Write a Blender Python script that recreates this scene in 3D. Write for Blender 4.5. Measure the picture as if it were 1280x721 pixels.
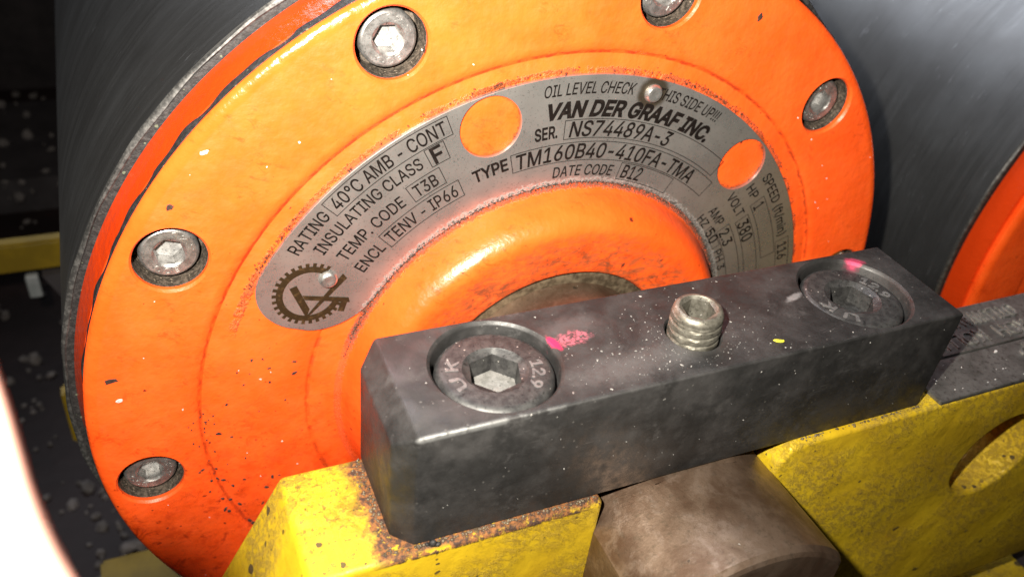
import bpy, bmesh, math, random
import numpy as np
from mathutils import Vector, Matrix
random.seed(7)
PI = math.pi
# Everything below is written in centimetres; the last lines bring it to metres.
S = 0.01
sc = bpy.context.scene
for o in list(bpy.data.objects):
    bpy.data.objects.remove(o)

# ------------------------------------------------------------------ camera
CAM = Vector((-6.2057, -10.6537, 10.4619))
ROT = Matrix(((0.91538866, 0.15556049, -0.37130114),
              (-0.38994807, 0.57178585, -0.7218043),
              (0.1000205, 0.80551963, 0.58406679)))
F_PX = 1078.66
cd = bpy.data.cameras.new('camera')
cam = bpy.data.objects.new('camera', cd)
sc.collection.objects.link(cam)
cam.matrix_world = Matrix.Translation(CAM * S) @ ROT.to_4x4()
cd.sensor_width = 36
cd.lens = F_PX / 1280 * 36
cd.clip_start = 0.002
cd.clip_end = 50
cd.dof.use_dof = True
cd.dof.focus_distance = 12.0 * S
cd.dof.aperture_fstop = (cd.lens / 1000) / (0.09 * S)
sc.camera = cam

# ------------------------------------------------------------------ world, lamps, exposure
w = bpy.data.worlds.new('World'); sc.world = w; w.use_nodes = True
bg = w.node_tree.nodes['Background']
bg.inputs[0].default_value = (1.0, 0.92, 0.90, 1)
bg.inputs[1].default_value = 0.022

def lamp(name, kind, loc, target, power, size, col):
    d = bpy.data.lights.new(name, kind); o = bpy.data.objects.new(name, d)
    sc.collection.objects.link(o)
    d.energy = power; d.color = col
    if kind == 'AREA':
        if name == 'drum_sheen_lamp': d.spread = math.radians(62)
        d.shape = 'RECTANGLE' if isinstance(size, tuple) else 'DISK'
        if isinstance(size, tuple): d.size, d.size_y = size[0] * S, size[1] * S
        else: d.size = size * S
    o.location = Vector(loc) * S
    o.rotation_euler = (Vector(target) - Vector(loc)).to_track_quat('-Z', 'Y').to_euler()
    return o
FL = CAM + ROT @ Vector((-1.3, 1.15, 0.0))
lamp('phone_flash', 'AREA', FL, FL + ROT @ Vector((0.03, 0.22, -1)), 0.46, 0.36, (1.0, 0.95, 0.84)).data.spread = math.radians(122)
lamp('drum_sheen_lamp', 'AREA', (-5, 39, 52), (14, 3, 4), 0.85, (22, 54), (0.84, 0.90, 1.0))  # unseen overhead light, set close and narrow to put sheen on the second drum

sc.view_settings.view_transform = 'Standard'
sc.view_settings.look = 'None'
sc.view_settings.exposure = 0.0
sc.view_settings.gamma = 1.0
sc.view_settings.use_curve_mapping = False
sc.cycles.use_denoising = True
sc.cycles.max_bounces = 6
sc.cycles.caustics_reflective = False
sc.cycles.caustics_refractive = False
sc.cycles.sample_clamp_indirect = 4.0

# ------------------------------------------------------------------ node helper
class NM:
    """A small writer for procedural materials; coordinates come out in centimetres."""
    def __init__(s, name):
        s.m = bpy.data.materials.new(name); s.m.use_nodes = True
        s.t = s.m.node_tree; s.N = s.t.nodes
        s.b = s.N['Principled BSDF']
        tc = s.N.new('ShaderNodeTexCoord')
        s.co = s.vm('SCALE', tc.outputs['Object'], None, scale=1 / S)
        sp = s.N.new('ShaderNodeSeparateXYZ'); s.t.links.new(s.co, sp.inputs[0])
        s.x, s.y, s.z = sp.outputs
        s.bumps = None
    def link(s, a, b):
        if a is None: return
        if isinstance(a, (int, float)):
            b.default_value = a
        elif isinstance(a, (tuple, list)):
            a = tuple(a)
            b.default_value = a + (1,) if (len(a) == 3 and b.type == 'RGBA') else a
        else:
            s.t.links.new(a, b)
    def vm(s, op, a, b=None, scale=None):
        n = s.N.new('ShaderNodeVectorMath'); n.operation = op
        s.link(a, n.inputs[0]); s.link(b, n.inputs[1])
        if scale is not None: s.link(scale, n.inputs['Scale'])
        return n.outputs['Value'] if op in ('LENGTH', 'DISTANCE', 'DOT_PRODUCT') else n.outputs['Vector']
    def mt(s, op, a, b=None, c=None, clamp=False):
        n = s.N.new('ShaderNodeMath'); n.operation = op; n.use_clamp = clamp
        s.link(a, n.inputs[0]); s.link(b, n.inputs[1]); s.link(c, n.inputs[2])
        return n.outputs[0]
    def mul(s, a, b): return s.mt('MULTIPLY', a, b)
    def add(s, a, b): return s.mt('ADD', a, b)
    def mx(s, a, b): return s.mt('MAXIMUM', a, b)
    def inv(s, a): return s.mt('SUBTRACT', 1.0, a)
    def noise(s, scale, detail=4, rough=.55, vec=None, dist=0.0, col=False):
        n = s.N.new('ShaderNodeTexNoise'); s.link(vec if vec is not None else s.co, n.inputs['Vector'])
        n.inputs['Scale'].default_value = scale; n.inputs['Detail'].default_value = detail
        n.inputs['Roughness'].default_value = rough; n.inputs['Distortion'].default_value = dist
        return n.outputs['Color' if col else 'Fac']
    def voro(s, scale, vec=None, out='Distance', feature='F1', rnd=1.0):
        n = s.N.new('ShaderNodeTexVoronoi'); n.feature = feature
        s.link(vec if vec is not None else s.co, n.inputs['Vector'])
        n.inputs['Scale'].default_value = scale; n.inputs['Randomness'].default_value = rnd
        return n.outputs[out]
    def vec(s, x, y, z):
        n = s.N.new('ShaderNodeCombineXYZ'); s.link(x, n.inputs[0]); s.link(y, n.inputs[1]); s.link(z, n.inputs[2])
        return n.outputs[0]
    def sm(s, v, lo, hi):
        """smooth step from 0 at lo to 1 at hi (lo may be the larger)"""
        n = s.N.new('ShaderNodeMapRange'); n.interpolation_type = 'SMOOTHSTEP'
        s.link(v, n.inputs['Value'])
        if lo <= hi:
            n.inputs[1].default_value = lo; n.inputs[2].default_value = hi
        else:
            n.inputs[1].default_value = hi; n.inputs[2].default_value = lo
            n.inputs[3].default_value = 1; n.inputs[4].default_value = 0
        return n.outputs[0]
    def band(s, v, c, half, soft):
        d = s.mt('ABSOLUTE', s.mt('SUBTRACT', v, c))
        return s.sm(d, half + soft, half)
    def mix(s, a, b, f):
        n = s.N.new('ShaderNodeMix'); n.data_type = 'RGBA'
        s.link(f, n.inputs[0]); s.link(a, n.inputs[6]); s.link(b, n.inputs[7])
        return n.outputs[2]
    def mixf(s, a, b, f):
        n = s.N.new('ShaderNodeMix'); n.data_type = 'FLOAT'
        s.link(f, n.inputs[0]); s.link(a, n.inputs[2]); s.link(b, n.inputs[3])
        return n.outputs[0]
    def speck(s, scale, size, density, vec=None, lumpy=.35):
        """irregular specks: cells of a voronoi kept where their random value is high"""
        v = vec if vec is not None else s.co
        v = s.vm('ADD', v, s.vm('SCALE', s.noise(scale * 2.2, 2, .5, v, col=True), None, scale=lumpy / scale))
        d = s.voro(scale, v); c = s.voro(scale, v, 'Color')
        sp = s.N.new('ShaderNodeSeparateColor'); s.t.links.new(c, sp.inputs[0])
        keep = s.mt('GREATER_THAN', sp.outputs[0], 1 - density)
        rad = s.mul(s.add(sp.outputs[1], .35), size)
        return s.mul(keep, s.mt('LESS_THAN', d, rad))
    def bump(s, h, dist, strength=1.0):
        n = s.N.new('ShaderNodeBump'); s.link(h, n.inputs['Height'])
        n.inputs['Distance'].default_value = dist * S; n.inputs['Strength'].default_value = strength
        if s.bumps is not None: s.t.links.new(s.bumps, n.inputs['Normal'])
        s.bumps = n.outputs[0]
    def done(s, col=None, rough=None, metal=None, spec=None):
        s.link(col, s.b.inputs['Base Color']); s.link(rough, s.b.inputs['Roughness'])
        s.link(metal, s.b.inputs['Metallic'])
        if spec is not None: s.b.inputs['Specular IOR Level'].default_value = spec
        if s.bumps is not None: s.t.links.new(s.bumps, s.b.inputs['Normal'])
        return s.m

MAT = {}
def mat_orange():
    k = NM('orange_paint')
    r = k.vm('LENGTH', k.vec(k.x, 0.0, k.z))
    ang = k.mul(k.mt('ARCTAN2', k.z, k.x), 180 / PI)
    n1 = k.noise(1.1, 5, .6); n2 = k.noise(5, 4, .6); n3 = k.noise(22, 4, .65)
    col = k.mix((.82, .082, .009), (.88, .102, .014), k.sm(n1, .35, .65))
    # rubbed brown grime over the boss face
    polar = k.vec(k.mul(r, 1.3), 0.0, k.mul(ang, .035))
    st = k.noise(6, 6, .72, k.vec(k.mul(k.x, .55), k.y, k.mul(k.z, 1.25)), 1.2)
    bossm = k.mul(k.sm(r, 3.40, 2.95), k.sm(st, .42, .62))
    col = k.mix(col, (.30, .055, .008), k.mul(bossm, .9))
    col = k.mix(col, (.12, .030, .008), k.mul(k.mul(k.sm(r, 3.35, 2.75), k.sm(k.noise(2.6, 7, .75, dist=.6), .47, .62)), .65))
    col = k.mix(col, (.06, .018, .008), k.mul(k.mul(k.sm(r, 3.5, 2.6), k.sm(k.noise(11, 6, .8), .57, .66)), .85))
    # crease shade painted into the turned grooves, with real grime at lower left
    low = k.sm(k.z, 1.5, -2.0)
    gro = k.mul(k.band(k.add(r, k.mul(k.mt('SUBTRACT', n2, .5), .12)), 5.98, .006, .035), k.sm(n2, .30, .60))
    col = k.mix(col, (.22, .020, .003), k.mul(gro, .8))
    gro3 = k.mul(k.band(k.add(r, k.mul(k.mt('SUBTRACT', n2, .5), .3)), 5.93, .05, .12), k.sm(k.noise(8, 5, .8), .57, .62))
    col = k.mix(col, (.05, .012, .006), k.mul(k.mul(gro3, low), .95))
    gro2 = k.mul(k.band(r, 4.28, .01, .05), k.sm(n2, .35, .6))
    col = k.mix(col, (.33, .035, .003), k.mul(gro2, .8))
    # rusty edge where the plate meets the paint
    edge = k.band(k.add(r, k.mul(k.mt('SUBTRACT', n3, .5), .14)), 5.66, .045, .03)
    platezone = k.mul(k.sm(k.mt('ABSOLUTE', k.mt('SUBTRACT', ang, 80)), 83, 78), 1.0)
    edge = k.mul(k.mul(edge, platezone), k.sm(k.noise(2.5, 5, .7), .42, .56))
    col = k.mix(col, (.42, .060, .010), k.mul(edge, .8))
    col = k.mix(col, (.05, .018, .010), k.mul(k.mul(edge, k.sm(k.noise(30, 3, .7), .54, .60)), .9))
    for hx, hz in ((-1.40, 4.92), (3.48, 3.74)):          # rust creeping in round the two sight holes
        dh = k.vm('LENGTH', k.vec(k.mt('SUBTRACT', k.x, hx), 0.0, k.mt('SUBTRACT', k.z, hz)))
        hm = k.mul(k.sm(k.add(dh, k.mul(k.mt('SUBTRACT', k.noise(7, 5, .75), .5), .28)), .44, .50), k.sm(dh, .62, .56))
        col = k.mix(col, (.30, .05, .008), k.mul(hm, .8))
        col = k.mix(col, (.05, .02, .01), k.mul(k.mul(hm, k.sm(k.noise(22, 4, .75), .52, .60)), .9))
    # gritty dark line where the boss leaves the plate
    grit = k.mul(k.band(k.add(r, k.mul(k.mt('SUBTRACT', n3, .5), .10)), 3.77, .035, .04), k.sm(k.noise(26, 4, .8), .38, .5))
    grit = k.mul(grit, k.add(.25, k.mul(platezone, .75)))
    col = k.mix(col, (.07, .045, .03), k.mul(grit, .9))
    # dirtier areas at lower left, redder to paint in the weaker flash
    dirt_dim = k.mul(k.mul(k.sm(k.noise(2.3, 6, .7), .50, .64), k.sm(k.z, 1.0, -3.0)), .65)
    col = k.mix(col, (.40, .026, .002), dirt_dim)
    sm2 = k.mul(k.mul(k.sm(k.noise(9, 5, .75), .60, .68), k.sm(k.z, 2.5, -3.0)), .85)
    col = k.mix(col, (.16, .012, .003), sm2)
    # chips down to dark primer, a few white paint flecks
    chip = k.speck(2.6, .10, .26)
    chip = k.mx(chip, k.mul(k.speck(4.5, .16, .30), low))
    col = k.mix(col, (.045, .012, .008), k.mul(chip, .9))
    fine = k.mul(k.speck(9, .13, .12), 1.0)
    col = k.mix(col, (.10, .020, .006), k.mul(fine, .8))
    smear = k.mul(k.sm(k.noise(.9, 3, .5), .48, .62), k.sm(k.noise(5.5, 7, .8, k.vec(k.mul(k.x, .6), k.y, k.add(k.z, k.mul(k.x, .4))), .5), .52, .66))
    col = k.mix(col, (.44, .048, .006), k.mul(smear, .7))
    col = k.mix(col, (.52, .035, .003), k.mul(k.sm(k.add(k.z, k.mul(k.noise(1.4, 5, .7), 5.0)), 2.6, -1.5), .6))   # redder lower half, painting in the flash's fade along with grime
    col = k.mix(col, (.30, .020, .003), k.mul(k.mul(k.sm(k.noise(3.1, 7, .75, dist=.7), .54, .66), k.sm(k.add(k.z, k.mul(k.x, .5)), 0.0, -6.0)), .8))
    wht = k.speck(1.7, .045, .10)
    col = k.mix(col, (.65, .60, .55), wht)
    col = k.mix(col, (.46, .030, .003), k.mul(k.sm(k.y, .24, .28), .9))
    rough = k.mixf(.36, .55, k.sm(n2, .3, .7))
    rough = k.mixf(rough, .20, k.sm(r, 7.40, 7.46))
    rough = k.mixf(rough, .33, k.band(r, 3.4, .32, .08))
    rough = k.mixf(rough, .8, k.mx(bossm, k.mx(edge, grit)))
    k.bump(k.noise(1.6, 3, .5), .06, .45)
    k.bump(k.noise(9, 3, .5), .018, .55)
    k.bump(k.mx(edge, grit), .03, .7)
    k.bump(k.mx(k.noise(45, 3, .6), chip), .003, .5)
    return k.done(col, rough, 0.0, .45)
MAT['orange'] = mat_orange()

def mat_yellow():
    k = NM('yellow_paint')
    k.z = k.add(k.z, -4.0)          # the bracket's own origin sits at its foot
    n1 = k.noise(1.0, 5, .6); n2 = k.noise(4, 6, .7); n3 = k.noise(14, 5, .7)
    col = k.mix((.42, .272, .010), (.51, .345, .012), k.sm(n1, .35, .65))
    # greasy grime in smears
    sm_v = k.vec(k.mul(k.x, .8), k.y, k.mul(k.add(k.z, k.mul(k.x, .6)), .9))
    g = k.mul(k.sm(k.noise(.9, 3, .5), .34, .56), k.sm(k.noise(9, 8, .84, sm_v, .4), .46, .58))
    col = k.mix(col, (.14, .085, .012), k.mul(g, .62))
    col = k.mix(col, (.32, .19, .008), k.mul(k.sm(k.noise(.7, 4, .6), .40, .70), .55))
    g2 = k.sm(k.noise(26, 6, .85), .58, .66)
    col = k.mix(col, (.10, .055, .012), k.mul(g2, .65))
    # rust creeping out from under the clamp bar
    dx = k.sm(k.add(k.x, k.mul(k.mt('SUBTRACT', n2, .5), .8)), -4.52, -4.28)
    top = k.sm(k.z, 1.90, 1.935)
    rust = k.mul(k.mul(dx, top), k.sm(k.x, -1.0, -1.5))
    lip = k.mul(k.mul(k.band(k.add(k.z, k.mul(k.mt('SUBTRACT', n3, .5), .06)), 1.90, .03, .03), k.sm(k.x, -4.6, -4.2)), k.sm(n2, .42, .5))
    rust = k.mx(rust, k.mul(lip, k.sm(k.x, 1.4, .5)))
    left_top = k.mul(k.mul(top, k.sm(k.x, -1, -2)), k.sm(n3, .54, .62))
    rcol = k.mix((.20, .075, .020), (.045, .022, .014), k.sm(n3, .42, .58))
    col = k.mix(col, rcol, k.mx(k.mul(rust, k.sm(k.noise(10, 4, .7), .30, .42)), k.mul(left_top, .55)))
    chip = k.mx(k.speck(2.3, .15, .35), k.mul(k.speck(5.5, .20, .30), k.sm(k.noise(1.2, 3, .6), .42, .55)))
    col = k.mix(col, (.045, .03, .015), k.mul(chip, .9))
    fine = k.speck(9, .15, .18)
    col = k.mix(col, (.06, .04, .012), k.mul(fine, .8))
    k.bump(k.noise(.9, 3, .5), .16, .5)
    k.bump(k.mul(g, n3), .03, .6)
    k.bump(k.noise(10, 5, .65), .015, .6)
    k.bump(k.mx(k.mul(rust, n3), chip), .02, .8)
    return k.done(col, k.mixf(.42, .75, k.mx(g, rust)), 0.0, .4)
MAT['yellow'] = mat_yellow()

def mat_black_oxide(name='black_oxide_steel', base=(.028, .027, .0265), light=(.056, .053, .052)):
    k = NM(name)
    n1 = k.noise(1.3, 5, .62, dist=.4); n2 = k.noise(5.5, 5, .7); 
    col = k.mix(base, light, k.sm(n1, .38, .66))
    # dusty rubbed patches
    sv = k.vec(k.mul(k.x, 1.0), k.mul(k.y, 7), k.mul(k.z, 7))
    col = k.mix(col, (.085, .080, .078), k.mul(k.mul(k.sm(n2, .50, .70), k.sm(k.noise(1.6, 2, .5), .50, .66)), .65))
    col = k.mix(col, (.10, .096, .094), k.mul(k.mul(k.sm(k.noise(3.5, 4, .7, sv), .60, .70), k.sm(k.noise(.9, 3, .5), .46, .6)), .6))
    col = k.mix(col, (.17, .168, .165), k.mul(k.mul(k.sm(k.y, -.82, -.87), k.sm(k.z, 1.69, 1.74)), k.mul(k.sm(k.x, -1.4, -3.6), k.sm(k.noise(6, 3, .6), .38, .56))))
    # fine light dust
    ds = k.mul(k.speck(16, .18, .20, lumpy=.2), k.sm(k.noise(2.2, 3, .6), .42, .60))
    col = k.mix(col, (.16, .15, .14), k.mul(ds, .6))
    ds2 = k.speck(5, .06, .05, lumpy=.3)
    col = k.mix(col, (.34, .32, .30), k.mul(ds2, .8))
    def spot(cx, cy, rx, ry, a, edge=.35):
        u = k.mt('SUBTRACT', k.x, cx); v = k.mt('SUBTRACT', k.y, cy); ca, sa = math.cos(a), math.sin(a)
        p_ = k.mul(k.add(k.mul(u, ca), k.mul(v, sa)), 1 / rx); q_ = k.mul(k.mt('SUBTRACT', k.mul(v, ca), k.mul(u, sa)), 1 / ry)
        d = k.vm('LENGTH', k.vec(p_, q_, 0.0))
        d = k.add(d, k.mul(k.mt('SUBTRACT', k.noise(9, 5, .75), .5), 1.5))
        return k.mul(k.sm(d, 1 + edge, 1 - edge), k.sm(k.z, 1.60, 1.68))
    col = k.mix(col, (.17, .155, .155), k.mul(spot(-1.55, .42, .42, .16, .2, .6), .34))      # pale rubbed patches
    col = k.mix(col, (.13, .125, .122), k.mul(spot(-.75, -.42, 1.1, .20, .1, .7), .6))
    col = k.mix(col, (.36, .35, .35), k.mul(spot(1.86, .14, .16, .05, .3, .5), .7))
    col = k.mix(col, (.42, .13, .17), k.mul(spot(-1.60, .20, .26, .12, .15, .25), k.sm(k.noise(13, 5, .8), .40, .56)))       # rubbed pink marker
    col = k.mix(col, (.62, .03, .11), spot(-1.86, .18, .055, .13, .25, .3))
    col = k.mix(col, (.60, .06, .14), k.mul(spot(3.40, .64, .13, .07, -.5, .5), .85))
    k.bump(k.noise(60, 3, .7), .003, .6)
    k.bump(k.noise(7, 4, .6), .008, .5)
    return k.done(col, k.mixf(.40, .62, k.sm(n2, .3, .65)), .55, .5)
MAT['oxide'] = mat_black_oxide()

def mat_screw(name, lo, hi, metal, rough):
    k = NM(name)
    n = k.noise(9, 5, .7); n1 = k.noise(2.5, 4, .6)
    col = k.mix(lo, hi, k.sm(n, .35, .65))
    col = k.mix(col, tuple(c * .25 for c in lo), k.mul(k.sm(k.noise(20, 4, .75), .56, .66), .8))
    ds = k.speck(18, .17, .16, lumpy=.2)
    col = k.mix(col, (.55, .52, .47), k.mul(ds, .7))
    k.bump(n, .006, .6); k.bump(k.noise(50, 3, .7), .002, .7)
    return k.done(col, k.mixf(rough, rough + .2, n1), metal, .5)
MAT['cap'] = mat_screw('dark_screw_steel', (.036, .035, .035), (.074, .072, .070), .6, .42)
MAT['zinc'] = mat_screw('zinc_plated_steel', (.26, .25, .24), (.44, .43, .42), .85, .30)
MAT['setscrew'] = mat_screw('greasy_steel', (.11, .10, .08), (.22, .205, .17), .7, .38)
MAT['stamp'] = mat_screw('raised_stamp_steel', (.42, .41, .40), (.60, .59, .57), .9, .28)
MAT['glintfloor'] = mat_screw('socket_glint_steel', (.13, .125, .115), (.22, .21, .20), .3, .55)  # pale tone paints the lit bottom of the cap screw socket
MAT['zincglint'] = mat_screw('zinc_socket_glint', (.26, .255, .25), (.46, .45, .44), .6, .42)  # lighter zinc, painting the shine inside the bolt sockets
MAT['stampdark'] = mat_screw('raised_dark_stamp', (.12, .12, .12), (.20, .195, .19), .6, .42)

def mat_grit():
    k = NM('gritty_grease')
    n = k.noise(16, 4, .7)
    col = k.mix((.028, .022, .016), (.11, .085, .065), k.sm(n, .4, .65))
    col = k.mix(col, (.34, .27, .20), k.mul(k.speck(22, .24, .25, lumpy=.3), .7))
    k.bump(k.noise(24, 4, .7), .02, .9)
    return k.done(col, .75, 0.0, .3)
MAT['grit'] = mat_grit()

def mat_plate():
    k = NM('brushed_nameplate')
    r = k.vm('LENGTH', k.vec(k.x, 0.0, k.z))
    n = k.noise(1.2, 4, .6)
    v = k.vec(k.mul(k.add(k.x, k.mul(k.z, .35)), 1.0), 0.0, k.mul(k.z, 16))
    br = k.noise(5, 3, .6, v)
    col = k.mix((.50, .48, .46), (.60, .575, .55), k.sm(n, .3, .7))
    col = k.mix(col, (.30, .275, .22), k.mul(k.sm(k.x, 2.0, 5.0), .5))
    col = k.mix(col, (.12, .11, .10), k.mul(k.sm(k.noise(30, 3, .7), .60, .66), .5))
    edge = k.mul(k.sm(k.add(r, k.mul(k.mt('SUBTRACT', k.noise(18, 3, .7), .5), .25)), 3.92, 3.82), k.sm(k.noise(28, 3, .7), .42, .50))
    col = k.mix(col, (.014, .009, .006), k.mul(edge, .97))
    # brown ring left by the fixing near the top
    d = k.vm('LENGTH', k.vec(k.mt('SUBTRACT', k.x, 1.31), 0.0, k.mt('SUBTRACT', k.z, 5.25)))
    ring = k.mul(k.sm(k.add(d, k.mul(k.noise(9, 3, .6), .08)), .36, .26), .85)
    col = k.mix(col, (.10, .065, .025), ring)
    col = k.mix(col, (.5, .5, .5), k.mul(k.speck(7, .06, .12), .6))
    k.bump(br, .0012, .5)
    k.bump(k.noise(1.5, 2, .5), .02, .25)
    k.bump(edge, .006, .5)
    return k.done(col, k.mixf(k.mixf(.25, .33, k.sm(n, .3, .7)), .8, edge), k.mixf(.86, 0.0, edge), .5)
MAT['plate'] = mat_plate()

def mat_print(name='black_print', c=(.005, .0035, .003)):
    k = NM(name)
    return k.done(k.mix(c, tuple(x * 2.4 for x in c), k.sm(k.noise(12, 4, .7), .5, .7)), .6, 0.0, .12)
MAT['print'] = mat_print()
MAT['logo'] = mat_print('brown_print', (.022, .012, .005))

def mat_drum():
    k = NM('worn_drum_steel')
    r = k.vm('LENGTH', k.vec(k.x, 0.0, k.z)); ang = k.mul(k.mt('ARCTAN2', k.z, k.x), 180 / PI)
    # scratches run round the drum: stretch the noise along the angle
    v = k.vec(k.mul(k.y, 5.0), k.mul(ang, .025), k.mul(r, .2))
    v2 = k.vec(k.mul(k.y, 14.0), k.mul(ang, .045), 0.0)
    s1 = k.noise(1.6, 6, .7, v); s2 = k.noise(2.2, 4, .75, v2)
    n = k.noise(.45, 4, .6)
    col = k.mix((.066, .064, .063), (.084, .083, .083), k.sm(n, .35, .65))
    col = k.mix(col, (.15, .15, .155), k.mul(k.sm(s1, .45, .75), .12))
    scr = k.mul(k.sm(s2, .635, .70), k.sm(k.noise(.8, 3, .6), .46, .60))
    col = k.mix(col, (.50, .51, .53), k.mul(scr, .8))
    col = k.mix(col, (.03, .03, .032), k.mul(k.sm(k.noise(1.3, 3, .7, v2), .62, .68), .5))
    k.bump(s2, .0012, .4); k.bump(k.noise(25, 3, .6), .002, .4)
    rough = k.mixf(.42, .50, k.sm(s1, .3, .7))
    return k.done(col, rough, .8, .5)
MAT['drum'] = mat_drum()

def mat_edge():
    k = NM('scuffed_drum_edge')
    n = k.noise(14, 3, .6)
    col = k.mix((.05, .048, .047), (.13, .125, .12), k.sm(n, .40, .70))
    k.bump(n, .003, .5)
    return k.done(col, .5, .6, .5)
MAT['edge'] = mat_edge()

def mat_gasket():
    k = NM('dark_gasket')
    n = k.noise(12, 4, .7)
    k.bump(n, .02, .8)
    col = k.mix((.010, .009, .009), (.032, .029, .028), k.sm(n, .4, .7))
    return k.done(k.mix(col, (.12, .14, .09), k.mul(k.speck(12, .2, .2), .7)), .6, 0.0, .4)
MAT['gasket'] = mat_gasket()
MAT['gritseal'] = MAT['gasket']

def mat_shaft():
    k = NM('oily_shaft_steel')
    n = k.noise(1.6, 6, .65, dist=.5); n2 = k.noise(8, 6, .78)
    col = k.mix((.15, .090, .058), (.27, .185, .130), k.sm(n, .35, .65))
    col = k.mix(col, (.10, .075, .05), k.mul(k.sm(n2, .50, .66), .55))
    col = k.mix(col, (.42, .32, .255), k.mul(k.sm(k.noise(3.2, 6, .7, dist=.3), .50, .64), k.mul(k.sm(k.x, 1.0, -.6), .35)))  # paler mottling towards the left paints in the shaft's highlight
    col = k.mix(col, (.05, .04, .03), k.mul(k.speck(3.0, .13, .25), .7))
    col = k.mix(col, (.75, .70, .63), k.speck(6, .06, .10))
    k.bump(n2, .012, .5); k.bump(k.noise(30, 4, .7), .004, .6)
    return k.done(col, k.mixf(.30, .50, n2), .8, .5)
MAT['shaft'] = mat_shaft()

def mat_tag():
    k = NM('stamped_grey_metal')
    n = k.noise(2.2, 6, .65); n2 = k.noise(12, 5, .75)
    col = k.mix((.13, .125, .115), (.22, .21, .195), k.sm(n, .35, .65))
    col = k.mix(col, (.06, .052, .045), k.mul(k.sm(n2, .50, .64), .7))
    col = k.mix(col, (.6, .57, .5), k.speck(7, .07, .1))
    k.bump(n2, .008, .6)
    return k.done(col, .42, .7, .5)
MAT['tag'] = mat_tag()
MAT['tagletters'] = mat_screw('worn_raised_letters', (.17, .165, .15), (.30, .29, .27), .7, .38)

def mat_simple(name, c1, c2, scale, rough, metal=0.0, bump=.02):
    k = NM(name)
    n = k.noise(scale, 5, .65)
    k.bump(n, bump, .6)
    return k.done(k.mix(c1, c2, k.sm(n, .35, .65)), rough, metal, .4)
MAT['seal'] = mat_simple('brown_greasy_seal', (.05, .036, .022), (.15, .115, .075), 7, .5, .3)
MAT['crumb'] = mat_simple('dark_grit_crumbs', (.020, .012, .008), (.085, .055, .035), 9, .9)
MAT['bare'] = mat_simple('bright_worn_edge', (.32, .31, .30), (.62, .61, .60), 14, .4, .8)
MAT['pink'] = mat_simple('pink_marker', (.62, .03, .20), (.75, .14, .33), 14, .6)
MAT['flake_dark'] = mat_simple('bare_primer', (.022, .012, .010), (.07, .03, .02), 14, .7)
MAT['flake_white'] = mat_simple('pale_fleck', (.40, .38, .36), (.66, .64, .61), 9, .7)
MAT['dust'] = mat_simple('grey_dust', (.10, .095, .09), (.30, .285, .27), 6, .8)
MAT['flake_yellow'] = mat_simple('yellow_fleck', (.70, .60, .02), (.78, .70, .05), 9, .6)
MAT['concrete'] = mat_simple('pale_rubble', (.10, .088, .084), (.21, .185, .18), .6, .9)
MAT['floor'] = mat_simple('oily_dark_floor', (.010, .0045, .004), (.026, .014, .013), .12, .6, 0, .3)
MAT['darksteel'] = mat_simple('dark_frame_steel', (.020, .016, .018), (.040, .032, .034), .5, .6, .2)
MAT['greysteel'] = mat_simple('dusty_grey_steel', (.040, .034, .037), (.060, .052, .056), .4, .7, .1)
MAT['railyellow'] = mat_simple('old_yellow_rail_paint', (.17, .11, .005), (.24, .155, .006), .7, .6)
MAT['white'] = mat_simple('white_plastic', (.22, .235, .24), (.30, .31, .32), 1, .5)
def mat_skinny():
    k = NM('pale_pink_rubber')
    k.b.inputs['Subsurface Weight'].default_value = 0.0
    return k.done(k.mix((.80, .42, .34), (.86, .50, .40), k.noise(2, 3, .5)), .6, 0.0, .3)
MAT['hose'] = mat_skinny()

# ------------------------------------------------------------------ object helpers
COL = sc.collection
def thing(name, label, cat, loc=(0, 0, 0), group=None):
    o = bpy.data.objects.new(name, None); COL.objects.link(o)
    o.empty_display_size = .01; o.location = loc
    o['label'] = label; o['category'] = cat
    if group: o['group'] = group
    return o
def world_origin(p):
    v = Vector((0, 0, 0))
    while p is not None:
        v += p.location; p = p.parent
    return v
def obj(name, bm, mat, parent=None, local=False, smooth=35, loc=None, label=None, kind=None):
    """bm in world centimetres unless local; becomes ONE mesh object under its parent"""
    if isinstance(bm, bpy.types.Mesh):
        me = bm
    else:
        me = bpy.data.meshes.new(name); bm.to_mesh(me); bm.free()
    if smooth:
        for p in me.polygons: p.use_smooth = True
        me.set_sharp_from_angle(angle=math.radians(smooth))
    if mat and not me.materials: me.materials.append(MAT[mat])
    o = bpy.data.objects.new(name, me); COL.objects.link(o)
    o.parent = parent
    base = world_origin(parent) if parent else Vector((0, 0, 0))
    if loc is not None and not local:
        me.transform(Matrix.Translation(-Vector(loc))); o.location = Vector(loc) - base
    elif loc is not None:
        o.location = loc
    elif not local and parent:
        me.transform(Matrix.Translation(-base))
    if label: o['label'] = label
    if kind: o['kind'] = kind
    return o
def copy_tree(o, parent=None):
    c = o.copy(); COL.objects.link(c); c.parent = parent
    for ch in list(o.children): copy_tree(ch, c)
    return c

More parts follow.
